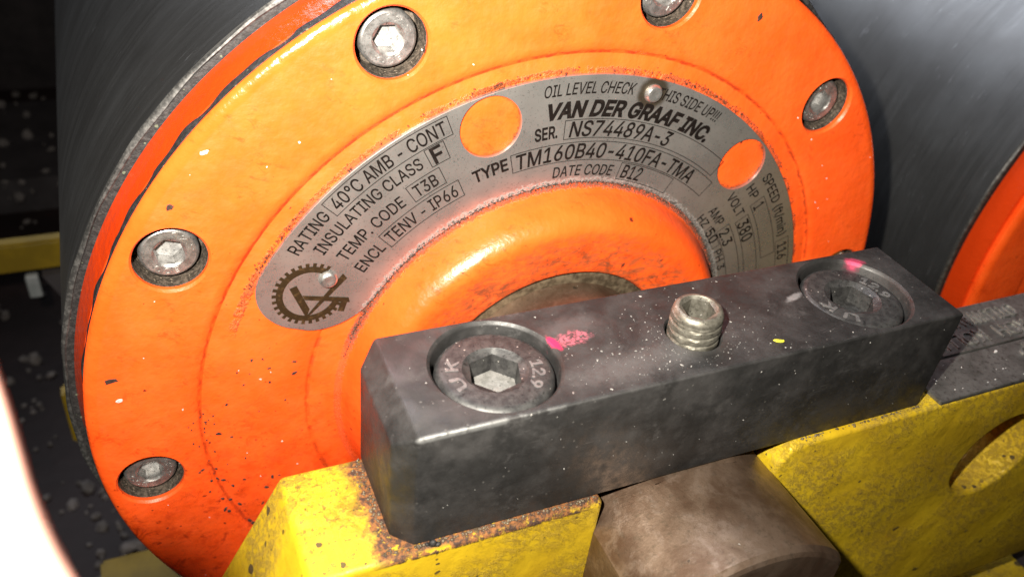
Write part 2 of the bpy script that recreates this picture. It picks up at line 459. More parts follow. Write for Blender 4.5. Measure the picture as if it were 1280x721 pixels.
def lathe(prof, n=64, axis='Y', hexr=None, center=(0, 0, 0), close=False, wob=None):
    """prof: list of (radius, height, [is_hex]); axis Y: height is y, axis Z: height is z"""
    bm = bmesh.new(); rings = []
    for k, p in enumerate(prof):
        ring = []
        for i in range(n):
            a = 2 * PI * i / n; r = p[0]
            if len(p) > 2 and p[2]:
                r = p[0] * math.cos(PI / 6) / math.cos((a % (PI / 3)) - PI / 6)
            if wob: r, h = wob(r, p[1], a, k)
            else: h = p[1]
            if axis == 'Y': c = (r * math.cos(a), h, r * math.sin(a))
            else: c = (r * math.cos(a), r * math.sin(a), h)
            ring.append(bm.verts.new(Vector(c) + Vector(center)))
        rings.append(ring)
    for k in range(len(rings) - 1 + (1 if close else 0)):
        A, B = rings[k], rings[(k + 1) % len(rings)]
        for i in range(n):
            j = (i + 1) % n
            bm.faces.new((A[i], A[j], B[j], B[i]))
    if not close:
        bm.faces.new(rings[0]); bm.faces.new(rings[-1])
    bmesh.ops.recalc_face_normals(bm, faces=bm.faces)
    return bm
def box(c0, c1, rot=0.0, bm=None):
    bm = bm or bmesh.new()
    vs = [Vector((x, y, z)) for x in (c0[0], c1[0]) for y in (c0[1], c1[1]) for z in (c0[2], c1[2])]
    m = (Vector(c0) + Vector(c1)) / 2; R = Matrix.Rotation(rot, 3, 'Z')
    vv = [bm.verts.new(R @ (v - m) + m) for v in vs]
    for f in ((0, 1, 3, 2), (4, 6, 7, 5), (0, 4, 5, 1), (2, 3, 7, 6), (0, 2, 6, 4), (1, 5, 7, 3)):
        bm.faces.new([vv[i] for i in f])
    return bm
def to_mesh(bm):
    me = bpy.data.meshes.new('tmp'); bm.to_mesh(me); bm.free(); return me
def evaluated(me, mods):
    """mesh me with modifiers applied; mods = [(type, {settings})]"""
    o = bpy.data.objects.new('tmp', me); COL.objects.link(o); tmp = []
    for typ, kw in mods:
        m = o.modifiers.new(typ, typ)
        for a, b in kw.items():
            if a == 'cutter':
                c = bpy.data.objects.new('cut', b); COL.objects.link(c); tmp.append(c); b = c; a = 'object'
            setattr(m, a, b)
    bpy.context.view_layer.update()
    dg = bpy.context.evaluated_depsgraph_get()
    res = bpy.data.meshes.new_from_object(o.evaluated_get(dg))
    for t in [o] + tmp: bpy.data.objects.remove(t)
    return res
def join(bms):
    out = bmesh.new()
    for b in bms:
        m = to_mesh(b); out.from_mesh(m)
    return out

try:
    FONT = bpy.data.fonts.load(bpy.utils.system_resource('DATAFILES', path='fonts') + '/Inter.woff2')   # Blender's own bundled grotesque
except Exception:
    FONT = None
from mathutils.geometry import delaunay_2d_cdt
GLYPH = {}
def text_mesh(s, bold=0.0, shear=0.0, ext=0.0, res=3):
    """outlines of a line of text, thickened by bold, filled, and given sides when ext > 0"""
    c = bpy.data.curves.new('txt', 'FONT'); c.body = s; c.size = 1.0; c.resolution_u = res; c.fill_mode = 'NONE'
    if FONT: c.font = FONT
    o = bpy.data.objects.new('txt', c); COL.objects.link(o)
    bpy.context.view_layer.update()
    me = bpy.data.meshes.new_from_object(o.evaluated_get(bpy.context.evaluated_depsgraph_get()))
    bpy.data.objects.remove(o)
    co = [Vector(v.co[:2]) for v in me.vertices]
    nb = {}
    for e in me.edges:
        i, j = e.vertices; nb.setdefault(i, []).append(j); nb.setdefault(j, []).append(i)
    # walk each closed outline in the order of its vertices
    seen, loops = set(), []
    for st in sorted(nb):
        if st in seen: continue
        loop, prev, cur = [st], None, st; seen.add(st)
        while True:
            nx = [k for k in nb[cur] if k not in seen]
            if not nx: break
            nx = [k for k in nx if k == cur + 1] or nx
            cur = nx[0]; seen.add(cur); loop.append(cur)
        pts = []
        for i in loop:
            if not pts or (co[i] - pts[-1]).length > 2e-3: pts.append(co[i])
        if len(pts) > 2 and (pts[0] - pts[-1]).length <= 2e-3: pts.pop()
        if len(pts) > 2: loops.append(pts)
    def wind(p, L):
        n = 0
        for k in range(len(L)):
            a, b = L[k - 1], L[k]
            if (a.y > p.y) != (b.y > p.y) and p.x < (b.x - a.x) * (p.y - a.y) / (b.y - a.y) + a.x:
                n += 1 if b.y > a.y else -1
        return n
    sgn = lambda L: sum(L[i - 1].x * L[i].y - L[i].x * L[i - 1].y for i in range(len(L)))
    if loops and sgn(max(loops, key=lambda L: abs(sgn(L)))) < 0: loops = [L[::-1] for L in loops]
    fixed = []
    for k, L in enumerate(loops):
        if bold:
            out = []
            for i in range(len(L)):
                d0 = (L[i] - L[i - 1]).normalized(); d1 = (L[(i + 1) % len(L)] - L[i]).normalized()
                n0, n1 = Vector((d0.y, -d0.x)), Vector((d1.y, -d1.x)); m = n0 + n1
                m = m.normalized() if m.length > 1e-3 else n0
                out.append(L[i] + m * bold / max(.5, m.dot(n0)))
            L = out
        fixed.append(L)
    pts, faces = [], []
    for L in fixed:
        faces.append(list(range(len(pts), len(pts) + len(L)))); pts += L
    vo, eo, fo, *_ = delaunay_2d_cdt(pts, [], faces, 0, 1e-5)
    keep = []
    for f in fo:
        g = sum((vo[i] for i in f), Vector((0, 0))) / len(f)
        if sum(wind(g, L) for L in fixed if min(q.x for q in L) < g.x < max(q.x for q in L)) > 0: keep.append(f)
    fo = keep
    verts = [(v.x + shear * v.y, v.y, ext) for v in vo]; tris = [list(f) for f in fo]
    if ext:
        for L in fixed:
            n0 = len(verts)
            verts += [(v.x + shear * v.y, v.y, ext) for v in L] + [(v.x + shear * v.y, v.y, 0) for v in L]
            n = len(L)
            for i in range(n): j = (i + 1) % n; tris.append([n0 + i, n0 + n + i, n0 + n + j, n0 + j])
    out = bpy.data.meshes.new('txt'); out.from_pydata(verts, [], tris); out.update()
    return out, np.array(verts)
_m, _v = text_mesh('H')
CAPH = float(_v[:, 1].max())
def arc_text(s, r, a0, a1, h, y, bold=0.0, shear=0.0, ext=0.0, center=None, plane='Y'):
    """lettering laid on an arc: from angle a0 to a1 (degrees, clockwise), mid-height at radius r, cap height h"""
    me, v = text_mesh(s, bold + .010, shear, ext)
    x0, x1 = v[:, 0].min(), v[:, 0].max()
    zc = CAPH / 2                                                      # half cap height of the font
    t = (v[:, 0] - x0) / (x1 - x0)
    ang = np.radians(a0 + (a1 - a0) * t)
    rr = r + (v[:, 1] - zc) * (h / CAPH)
    out = v[:, 2] * (ext / (np.abs(v[:, 2]).max() + 1e-9)) if ext else np.zeros(len(v))
    if plane == 'Y':
        co = np.stack([rr * np.cos(ang), y - out, rr * np.sin(ang)], 1)
    else:
        co = np.stack([rr * np.cos(ang), rr * np.sin(ang), y + out], 1)
    if center is not None: co += np.array(center)
    for i, p in enumerate(me.vertices): p.co = co[i]
    me.materials.clear()
    return me

# ------------------------------------------------------------------ drum motor
RF = 7.6
A0, RB = math.radians(187.08), 6.895    # bolt circle: ten bolts
BOLT = [(RB * math.cos(A0 - i * PI / 5), RB * math.sin(A0 - i * PI / 5)) for i in range(10)]

DRUM_LABEL = 'orange ended drum motor with the grey oval nameplate under the black clamp bar'
drum = thing('drum_motor', DRUM_LABEL, 'drum motor', (0, 0, 0), 'drum motors side by side on the yellow frame')

def wob_edge(r, h, a, k):
    return r + .012 * math.sin(a * 17 + k) + .008 * math.sin(a * 41), h
# shell: hollow steel cylinder running away behind the flange
shell = lathe([(7.64, .86), (7.80, .84), (7.86, .90), (7.86, 34.8), (7.8, 35), (7.64, 35), (7.64, 1.6)], 192, close=True)
sh = obj('drum_shell', shell, 'drum', drum)
obj('gritty_seal', lathe([(7.5, .815), (7.70, .815), (7.795, .83), (7.795, .95), (7.5, .95)], 256, close=True, wob=wob_edge), 'gritseal', sh)
eg = lathe([(7.79, .83), (7.81, .812), (7.84, .820), (7.864, .85), (7.865, .87), (7.79, .88)], 256, close=True, wob=wob_edge)
obj('scuffed_edge', eg, 'edge', sh)
# end cap: turned profile, counterbored
prof = [(2.33, 1.4), (2.33, -.44), (2.36, -.49), (2.42, -.515), (2.62, -.555), (2.86, -.600), (3.06, -.636), (3.20, -.652), (3.30, -.645), (3.39, -.605), (3.47, -.53), (3.54, -.43),
        (3.605, -.30), (3.66, -.16), (3.70, -.03), (3.74, .02), (3.80, .05), (4.20, .05), (4.25, .065), (4.28, .075), (4.31, .065),
        (4.36, .05), (5.80, .05), (5.88, .065), (5.94, .068), (6.0, .035), (6.06, .006), (6.14, 0), (7.42, 0), (7.47, .006), (7.52, .020), (7.56, .040), (7.585, .062),
        (7.60, .09), (7.60, .11), (7.50, .12), (7.50, .26), (7.60, .27), (7.70, .80), (7.3, .86), (7.3, 1.4)]
cap = to_mesh(lathe(prof, 256, close=True))
cut = join([lathe([(.05, .62), (.505, .62), (.505, .04), (.56, -.03), (.56, -.2), (.05, -.2)], 48, center=(x, 0, z)) for x, z in BOLT])
cap = evaluated(cap, [('BOOLEAN', dict(cutter=to_mesh(cut), operation='DIFFERENCE', solver='EXACT'))])
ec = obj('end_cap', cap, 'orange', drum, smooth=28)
def wob_gasket(r, h, a, k):
    w_ = .5 + .5 * math.sin(a * 9 + 2 * math.sin(a * 4))
    return r + (.012 * math.sin(a * 37) + .010 * math.sin(a * 71 + 1) if r > 7.5 else 0), h + (.05 * w_ + .02 * math.sin(a * 53) if h > .15 else 0)
obj('gasket', lathe([(7.4, .112), (7.596, .112), (7.606, .13), (7.606, .24), (7.595, .262), (7.4, .262)], 512, close=True, wob=wob_gasket), 'gasket', ec)

# grime lining of the counterbores, then the bolts
def make_bolt():
    e = bpy.data.objects.new('socket_bolt', None); COL.objects.link(e); e.parent = drum
    e.empty_display_size = .004
    head = lathe([(.395, .60), (.408, .30), (.404, .245), (.385, .215), (.36, .20), (.235, .20), (.222, .212), (.215, .225, 1), (.205, .42, 1), (.05, .44)], 48)
    h = obj('bolt_head', head, 'zinc', e, local=True, smooth=30)
    rim = lathe([(.497, .61), (.497, .10), (.503, .10), (.503, .61)], 48, close=True)
    floor_ = lathe([(.02, .60), (.50, .60), (.50, .595), (.02, .595)], 48)
    obj('greasy_lining', join([rim, floor_]), 'grit', e, local=True)
    obj('socket_glint', lathe([(.02, .418), (.198, .418, 1), (.198, .43, 1), (.02, .43)], 48), 'zincglint', e, local=True)  # pale disc added to paint the glow at the socket bottom
    a = arc_text('12.9', .30, 95, 15, .085, .197, bold=.01, ext=.006)
    b = arc_text('BOC', .30, -50, -120, .085, .197, bold=.01, ext=.006)
    c = bmesh.new(); c.from_mesh(a); c.from_mesh(b)
    obj('stamped_marks', c, 'stamp', h, local=True, smooth=0)
    return e
bolt0 = make_bolt()
spin = [0.3, 0.1, 0.0, .5, .9, .2, .7, .4, .1, .6]
for i, (x, z) in enumerate(BOLT):
    b = bolt0 if i == 0 else copy_tree(bolt0, drum)
    b.location = (x, 0, z); b.rotation_euler = (0, spin[i] * PI, 0)
    b['label'] = 'zinc plated socket bolt sunk in the orange end cap'

# second drum beside it: same build, no plate shown
drum2 = thing('drum_motor', 'second orange ended grey steel drum motor at the right edge, beyond the stamped tags', 'drum motor', (19.45, 0, -.2), 'drum motors side by side on the yellow frame')
for ch in list(drum.children):
    c = copy_tree(ch, drum2)
for ch in drum2.children:
    for g in [g for g in ch.children if g.name.startswith('gasket')]: bpy.data.objects.remove(g)
drum2.rotation_euler = (0, math.radians(-6), 0)

# ---- nameplate
PY = -.012
def polar_outline():
    """rounded sector outline between radii 3.88 and 5.64"""
    ri, ro = 3.81, 5.63
    pts = []
    a_l, a_r = 158.0, 4.0
    cr = .84
    # left end: rounded corners done in (arc length, radius) space at the mean radius
    def P(a, r): return (r * math.cos(math.radians(a)), r * math.sin(math.radians(a)))
    n = 90
    dao = math.degrees(cr / ro); dai = math.degrees(cr / ri)
    for i in range(n + 1): pts.append(P(a_r + dao + (a_l - dao - a_r - dao) * i / n, ro))
    for i in range(1, 13):
        t = PI / 2 * i / 13; pts.append(P(a_l - dao + dao * math.sin(t), ro - cr + cr * math.cos(t)))
    for i in range(1, 13):
        t = PI / 2 * i / 13; pts.append(P(a_l - dai + dai * math.cos(t), ri + cr - cr * math.sin(t)))
    for i in range(n + 1): pts.append(P(a_l - dai + (a_r + dai - a_l + dai) * i / n, ri))
    for i in range(1, 13):
        t = PI / 2 * i / 13; pts.append(P(a_r + dai - dai * math.sin(t), ri + cr - cr * math.cos(t)))
    for i in range(1, 13):
        t = PI / 2 * i / 13; pts.append(P(a_r + dao - dao * math.cos(t), ro - cr + cr * math.sin(t)))
    return pts
def flat_curve(splines, thick, bevel):
    cu = bpy.data.curves.new('fc', 'CURVE'); cu.dimensions = '2D'; cu.fill_mode = 'BOTH'
    cu.extrude = thick / 2; cu.bevel_depth = bevel; cu.bevel_resolution = 1
    for pts in splines:
        sp = cu.splines.new('POLY'); sp.points.add(len(pts) - 1); sp.use_cyclic_u = True
        for p, q in zip(sp.points, pts): p.co = (q[0], q[1], 0, 1)
    o = bpy.data.objects.new('fc', cu); COL.objects.link(o)
    bpy.context.view_layer.update()
    me = bpy.data.meshes.new_from_object(o.evaluated_get(bpy.context.evaluated_depsgraph_get()))
    bpy.data.objects.remove(o); me.materials.clear()
    return me
def circ(cx, cz, r, n=48, rz=None):
    return [(cx + r * math.cos(2 * PI * i / n), cz + (rz or r) * math.sin(2 * PI * i / n)) for i in range(n)]
H1, H2 = (-1.40, 4.92), (3.48, 3.74)
pm = flat_curve([polar_outline(), circ(*H1, .50), circ(*H2, .50)], .05, .008)
# curve lies in XY with thickness in Z: (x, y, z) -> (x, -z, y)
pm.transform(Matrix(((1, 0, 0, 0), (0, 0, -1, PY + .033), (0, 1, 0, 0), (0, 0, 0, 1))))
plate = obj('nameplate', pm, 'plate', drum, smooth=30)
TY = PY - .0025
for hx, hz in (H1, H2):
    pass
lines = [  # text, radius, start, end, height, bold, shear
    ('RATING', 5.42, 143.9, 135.6, .205, 0, 0), ('40°C AMB - CONT', 5.42, 134.0, 113.0, .225, 0, 0),
    ('INSULATING CLASS', 5.09, 141.9, 118.9, .205, 0, 0), ('F', 5.08, 116.9, 114.9, .27, .012, 0),
    ('TEMP. CODE', 4.72, 141.0, 125.2, .205, 0, 0), ('T3B', 4.71, 122.7, 117.9, .21, 0, 0),
    ('ENCL', 4.35, 141.3, 134.2, .205, 0, 0), ('TENV - IP66', 4.35, 132.6, 115.5, .21, 0, 0),
    ('OIL LEVEL CHECK', 5.43, 96.3, 79.6, .185, 0, .16), ('THIS SIDE UP!!!', 5.43, 74.9, 60.0, .185, 0, .16),
    ('VAN DER GRAAF INC.', 5.09, 95.6, 59.3, .245, .030, .22),
    ('SER.', 4.75, 98.1, 93.4, .20, .016, 0), ('NS74489A-3', 4.755, 91.0, 67.2, .255, .004, .14),
    ('TYPE', 4.405, 111.6, 104.0, .20, .016, 0), ('TM160B40-410FA-TMA', 4.37, 102.2, 55.6, .255, .004, .12),
    ('DATE CODE', 4.03, 93.8, 78.0, .185, 0, .10), ('B12', 4.04, 75.4, 69.6, .235, .004, .10),
    ('SPEED (ft/min)', 5.37, 40.0, 22.4, .185, 0, 0), ('116', 5.36, 20.2, 15.8, .21, .002, 0),
    ('HP', 5.02, 40.6, 36.8, .18, 0, 0), ('1', 5.02, 34.6, 33.4, .23, 0, 0),
    ('VOLT', 4.64, 42.6, 35.0, .18, 0, 0), ('380', 4.62, 33.0, 26.4, .24, .004, 0),
    ('AMP', 4.23, 43.2, 36.8, .18, 0, 0), ('2.3', 4.22, 34.2, 28.8, .215, .003, 0),
    ('HZ', 3.98, 43.9, 39.6, .16, 0, 0), ('50', 3.98, 37.6, 32.6, .20, .004, 0), ('PH 3', 3.98, 29.0, 21.5, .16, 0, 0)]
for s, r, a, b, h, bo, shr in lines:
    m = arc_text(s, r, a, b, h, TY, bo, shr)
    o = obj('lettering', m, 'print', plate, smooth=0)
def arc_box(r, h, a0, a1, t=.012, close_right=True):
    bm = bmesh.new()
    def P(rr, a): return bm.verts.new((rr * math.cos(math.radians(a)), TY, rr * math.sin(math.radians(a))))
    lo, hi = r - h / 2, r + h / 2
    n = max(6, int(abs(a0 - a1)))
    for R0, R1 in ((lo, lo + t), (hi - t, hi)):
        pr = None
        for i in range(n + 1):
            a = a0 + (a1 - a0) * i / n; q = (P(R0, a), P(R1, a))
            if pr: bm.faces.new((pr[0], q[0], q[1], pr[1]))
            pr = q
    da = math.degrees(t / r)
    for a in ([a0, a1 + da] if close_right else [a0]):
        bm.faces.new((P(lo + t, a), P(lo + t, a - da), P(hi - t, a - da), P(hi - t, a)))
    bmesh.ops.recalc_face_normals(bm, faces=bm.faces)
    return bm
for r, h, a, b in ((5.42, .33, 134.9, 112.2), (5.08, .33, 117.7, 114.1), (4.715, .32, 123.6, 116.6), (4.35, .32, 133.4, 114.4),
                   (4.755, .33, 92.1, 51.5), (4.37, .33, 103.3, 49.6), (4.035, .31, 76.4, 60.0),
                   (5.36, .31, 21.3, 8.0), (5.02, .32, 35.6, 18.6), (4.625, .30, 33.9, 8.0), (4.225, .30, 35.0, 8.0), (3.975, .17, 38.3, 30.4)):
    o = obj('printed_box', arc_box(r, h, a, b), 'print', plate, smooth=0)
# gear emblem, traced in the plate's own plane
lg = bmesh.new(); cx, cz = -4.165, 2.405
def poly(pts, bm=lg):
    f = bm.faces.new([bm.verts.new((x, TY, z)) for x, z in pts]); return f
a_s, a_e = 52, 338                                    # ring open on the right, like the letter G
N = 96
for i in range(N):
    t0, t1 = a_s + (a_e - a_s) * i / N, a_s + (a_e - a_s) * (i + 1) / N
    c0, s0, c1, s1 = (f(math.radians(t)) for t in (t0, t1) for f in (math.cos, math.sin))
    ro = .565 if (i % 4) < 2 else .505
    poly([(cx + .40 * c0, cz + .40 * s0), (cx + ro * c0, cz + ro * s0), (cx + ro * c1, cz + ro * s1), (cx + .40 * c1, cz + .40 * s1)])
poly([(-4.46, 2.56), (-4.35, 2.60), (-4.17, 2.12), (-4.23, 1.96)])                    # V, left stroke
poly([(-4.25, 1.97), (-4.15, 2.02), (-3.58, 2.60), (-3.64, 2.70)])                    # V, right stroke
poly([(-4.27, 2.40), (-4.24, 2.31), (-3.54, 2.13), (-3.56, 2.23)])                    # bar of the G
poly([(-3.56, 2.22), (-3.66, 2.24), (-3.74, 2.0), (-3.64, 1.97)])
bmesh.ops.recalc_face_normals(lg, faces=lg.faces)
# lift the crossing strokes a hair apart so that no two faces share a plane
for i, f in enumerate(lg.faces):
    if i >= N:
        for v in f.verts: v.co.y -= .0006 * (i - N + 1)
obj('gear_emblem', lg, 'logo', plate, smooth=0)
for (x, z, lb, r) in ((-3.87, 2.64, 'bright domed rivet on the gear emblem', .15), (1.31, 5.25, 'hollow rivet ringed by brown stain', .155)):
    rv = lathe([(.02, -.075), (.05, -.078), (.09, -.085), (r * .78, -.075), (r * .95, -.04), (r, .01), (.02, .01)], 32, center=(x, PY, z))
    obj('rivet', rv, 'stamp', plate, label=lb)

# ---- shaft: round bar with milled side flats
def shaft_bm():
    bm = bmesh.new(); n = 96
    def ring(y, R, flat, top):
        vs = []
        for i in range(n):
            a = 2 * PI * i / n; x, z = R * math.cos(a), R * math.sin(a)
            x = max(-flat, min(flat, x)); z = max(-top, min(top, z))
            vs.append(bm.verts.new((x, y, z)))
        return vs
    rs = [ring(-6.2, 1.92, 1.42, 1.92), ring(-6.17, 1.98, 1.47, 1.98), ring(-6.10, 2.03, 1.50, 2.03), ring(-4.66, 2.03, 1.50, 2.03), ring(-4.64, 2.03, 1.42, 1.925), ring(-1.3, 2.03, 1.42, 1.925), ring(-1.3, 2.03, 9, 9), ring(3, 2.03, 9, 9)]
    for A, B in zip(rs, rs[1:]):
        for i in range(n):
            j = (i + 1) % n; bm.faces.new((A[i], A[j], B[j], B[i]))
    bm.faces.new(rs[0]); bm.faces.new(rs[-1])
    bmesh.ops.remove_doubles(bm, verts=bm.verts, dist=.0005)
    bmesh.ops.dissolve_degenerate(bm, edges=bm.edges, dist=.0005)
    bmesh.ops.recalc_face_normals(bm, faces=bm.faces)
    return bm
s1 = obj('shaft', shaft_bm(), 'shaft', drum, smooth=25)
obj('shaft_seal', lathe([(1.9, -.30), (2.10, -.36), (2.30, -.33), (2.325, -.28), (2.325, .6), (1.9, .6)], 96, close=True), 'seal', drum)
s2 = s1.copy(); COL.objects.link(s2); s2.parent = drum2

# ---- paint chips and flecks whose place the photograph shows
def blob(u, v, ru, rv, rot, rnd, n=11, h=.006):
    """small irregular flake in a 2-D plane, returned as (ring points, height)"""
    pts = []
    for i in range(n):
        a = 2 * PI * i / n; q = 1 + rnd.uniform(-.32, .25)
        x, y = ru * q * math.cos(a), rv * q * math.sin(a)
        pts.append((u + x * math.cos(rot) - y * math.sin(rot), v + x * math.sin(rot) + y * math.cos(rot)))
    return pts
def flake(bm, pts, to3, h):
    n = len(pts); cx = sum(p[0] for p in pts) / n; cy = sum(p[1] for p in pts) / n
    lo = [bm.verts.new(to3(p[0], p[1], 0)) for p in pts]
    hi = [bm.verts.new(to3(cx + (p[0] - cx) * .8, cy + (p[1] - cy) * .8, h)) for p in pts]
    for i in range(n): bm.faces.new((lo[i], lo[(i + 1) % n], hi[(i + 1) % n], hi[i]))
    bm.faces.new(hi)
rr = random.Random(3)
onface = lambda x, z, h: (x, .001 - h, z)
onlow = lambda x, z, h: (x, .0505 - h, z)
for (x, z, ru, rv, rot, m) in ((-7.11, 1.38, .11, .05, .1, 'flake_dark'), (3.02, 6.38, .07, .05, 1.2, 'flake_dark'), (-5.43, 4.94, .06, .03, .3, 'flake_white'),
                               (-5.95, 4.18, .06, .045, .2, 'flake_dark'), (-7.05, .98, .05, .035, .3, 'flake_white')):
    b = bmesh.new(); flake(b, blob(x, z, ru, rv, rot, rr), onface, .006)
    obj('paint_chip', b, m, ec, smooth=0)
b = bmesh.new()
for i in range(46):                                    # clustered chips along the lower groove
    a = math.radians(rr.uniform(176, 214)); r = 5.97 + rr.gauss(0, .10)
    q = max(.25, (math.degrees(a) - 172) / 40)
    flake(b, blob(r * math.cos(a), r * math.sin(a), .045 * q + rr.uniform(.004, .055) * q, .035 * q + .006, rr.uniform(0, 3), rr, 8), (onface if r > 6.05 else onlow), .009)
for i in range(26):
    a = math.radians(rr.uniform(165, 205)); r = rr.uniform(4.5, 5.8)
    s_ = rr.uniform(.008, .035); flake(b, blob(r * math.cos(a), r * math.sin(a), s_ * 1.6, s_, rr.uniform(0, 3), rr, 8), onlow, .006)
obj('paint_chip', b, 'flake_dark', ec, smooth=0, kind='stuff')
b = bmesh.new()
for i in range(70):
    a = math.radians(rr.uniform(0, 225)); r = rr.uniform(6.15, 7.45) if i % 2 else rr.uniform(4.4, 5.7)
    if i % 2 == 0 and math.degrees(a) < 160: continue
    s_ = rr.uniform(.004, .016); flake(b, blob(r * math.cos(a), r * math.sin(a), s_ * 1.5, s_, rr.uniform(0, 3), rr, 6), (onface if i % 2 else onlow), .006)
obj('white_fleck', b, 'flake_white', ec, smooth=0, kind='stuff')

# crumbs of grit where boss and plate meet, and rust crust at the plate's outer edge
b = bmesh.new()
def crumb(bm, c, s, rnd):
    m = Matrix.Translation(c) @ Matrix.Rotation(rnd.uniform(0, 6), 4, Vector((rnd.random(), rnd.random(), rnd.random() + .1)).normalized()) @ Matrix.Diagonal((s, s * rnd.uniform(.5, 1), s * rnd.uniform(.4, .9), 1))
    bmesh.ops.create_icosphere(bm, subdivisions=1, radius=1, matrix=m)
for i in range(620):
    a = math.radians(rr.uniform(20, 165)); r = 3.765 + abs(rr.gauss(0, .022))
    crumb(b, (r * math.cos(a), .035 - rr.random() * .05, r * math.sin(a)), rr.uniform(.005, .018), rr)
obj('grit', b, 'crumb', ec, smooth=60, kind='stuff')
b = bmesh.new()
for i in range(520):
    a0_ = rr.choice([rr.uniform(20, 160), rr.gauss(146, 5), rr.gauss(104, 3), rr.gauss(66, 6)])
    a = math.radians(a0_); r = 5.665 + abs(rr.gauss(0, .04))
    crumb(b, (r * math.cos(a), .045 - rr.random() * .02, r * math.sin(a)), rr.uniform(.006, .024), rr)
def mat_crust():
    k = NM('rusty_paint_crust')
    return k.done(k.mix((.26, .055, .012), (.05, .02, .012), k.sm(k.noise(9, 4, .7), .42, .6)), .8, 0, .2)
MAT['crust'] = mat_crust()
obj('rust_crust', b, 'crust', ec, smooth=60, kind='stuff')

# ------------------------------------------------------------------ clamp bar
XL, XR, YB, YF, ZB, ZT = -4.19, 4.08, -2.81, -4.58, 1.945, 3.72
clamp = thing('clamp_bar', 'black steel clamp bar bolted across the shaft, long block with two big cap screws', 'clamp bar', (0, -3.7, ZB))
bm = box((XL, YF, ZB), (XR, YB, ZT))
bm.edges.ensure_lookup_table()
def sel(f): return [e for e in bm.edges if f((e.verts[0].co + e.verts[1].co) / 2, (e.verts[0].co - e.verts[1].co).normalized())]
E1 = sel(lambda m, d: abs(m.x - XL) < .01 and (abs(d.z) > .9 or (abs(d.y) > .9 and m.z > 3)))
bmesh.ops.bevel(bm, geom=E1, offset=.235, segments=1, affect='EDGES', profile=.5)
E2 = [e for e in bm.edges if e.is_manifold and e.calc_face_angle() > .5]
bmesh.ops.bevel(bm, geom=E2, offset=.032, segments=3, affect='EDGES', profile=.5)
bmesh.ops.recalc_face_normals(bm, faces=bm.faces)
SC1, SC2 = (-2.705, -3.68), (2.84, -3.695)
def bar_cut(c): return lathe([(.05, 2.85), (.785, 2.85), (.785, ZT - .05), (.795, ZT - .03), (.86, ZT + .03), (.86, ZT + .4), (.05, ZT + .4)], 96, axis='Z', center=(c[0], c[1], 0))
cutm = join([bar_cut(SC1), bar_cut(SC2), lathe([(.02, 2.6), (.365, 2.6), (.365, ZT - .03), (.41, ZT + .03), (.41, ZT + .4), (.02, ZT + .4)], 48, axis='Z', center=(0, -3.83, 0))])
bar = evaluated(to_mesh(bm), [('BOOLEAN', dict(cutter=to_mesh(cutm), operation='DIFFERENCE', solver='EXACT'))])
body = obj('bar_body', bar, 'oxide', clamp, smooth=32)

def cap_screw(c, rot, label, tilt=0.0):
    R_, H_ = .738, ZT - .085
    prof = [(.45, 2.86), (R_ - .01, 2.86), (R_, H_ - .14), (R_ - .008, H_ - .075), (R_ - .03, H_ - .035), (R_ - .07, H_ - .008), (R_ - .11, H_), (.405, H_), (.39, H_ - .012),
            (.345, H_ - .05, 1), (.335, H_ - .30, 1), (.05, H_ - .31)]
    e = bpy.data.objects.new('cap_screw', None); COL.objects.link(e); e.parent = clamp
    e.location = Vector((c[0], c[1], 0)) - Vector(clamp.location); e.rotation_euler = (0, 0, rot); e['label'] = label
    h = obj('screw_head', lathe(prof, 96, axis='Z'), 'cap', e, local=True, smooth=34)
    if rot < .5: obj('socket_glint', lathe([(.02, H_ - .30), (.325, H_ - .30, 1), (.325, H_ - .312, 1), (.02, H_ - .312)], 96, axis='Z'), 'glintfloor', e, local=True)  # pale disc painting the light caught in the left socket
    a = arc_text('U K', .525, 190, 130, .145, H_ - .001, bold=.012, ext=.008, plane='Z')
    b_ = arc_text('12.9', .525, -12, -66, .145, H_ - .001, bold=.012, ext=.008, plane='Z')
    t = bmesh.new(); t.from_mesh(a); t.from_mesh(b_)
    obj('stamped_marks', t, 'stampdark', h, local=True, smooth=0)
    return e
cs1 = cap_screw(SC1, .25, 'left cap screw with a bright glint painted in its hex socket')
cs2 = cap_screw(SC2, .85, 'right cap screw with dust filled socket')

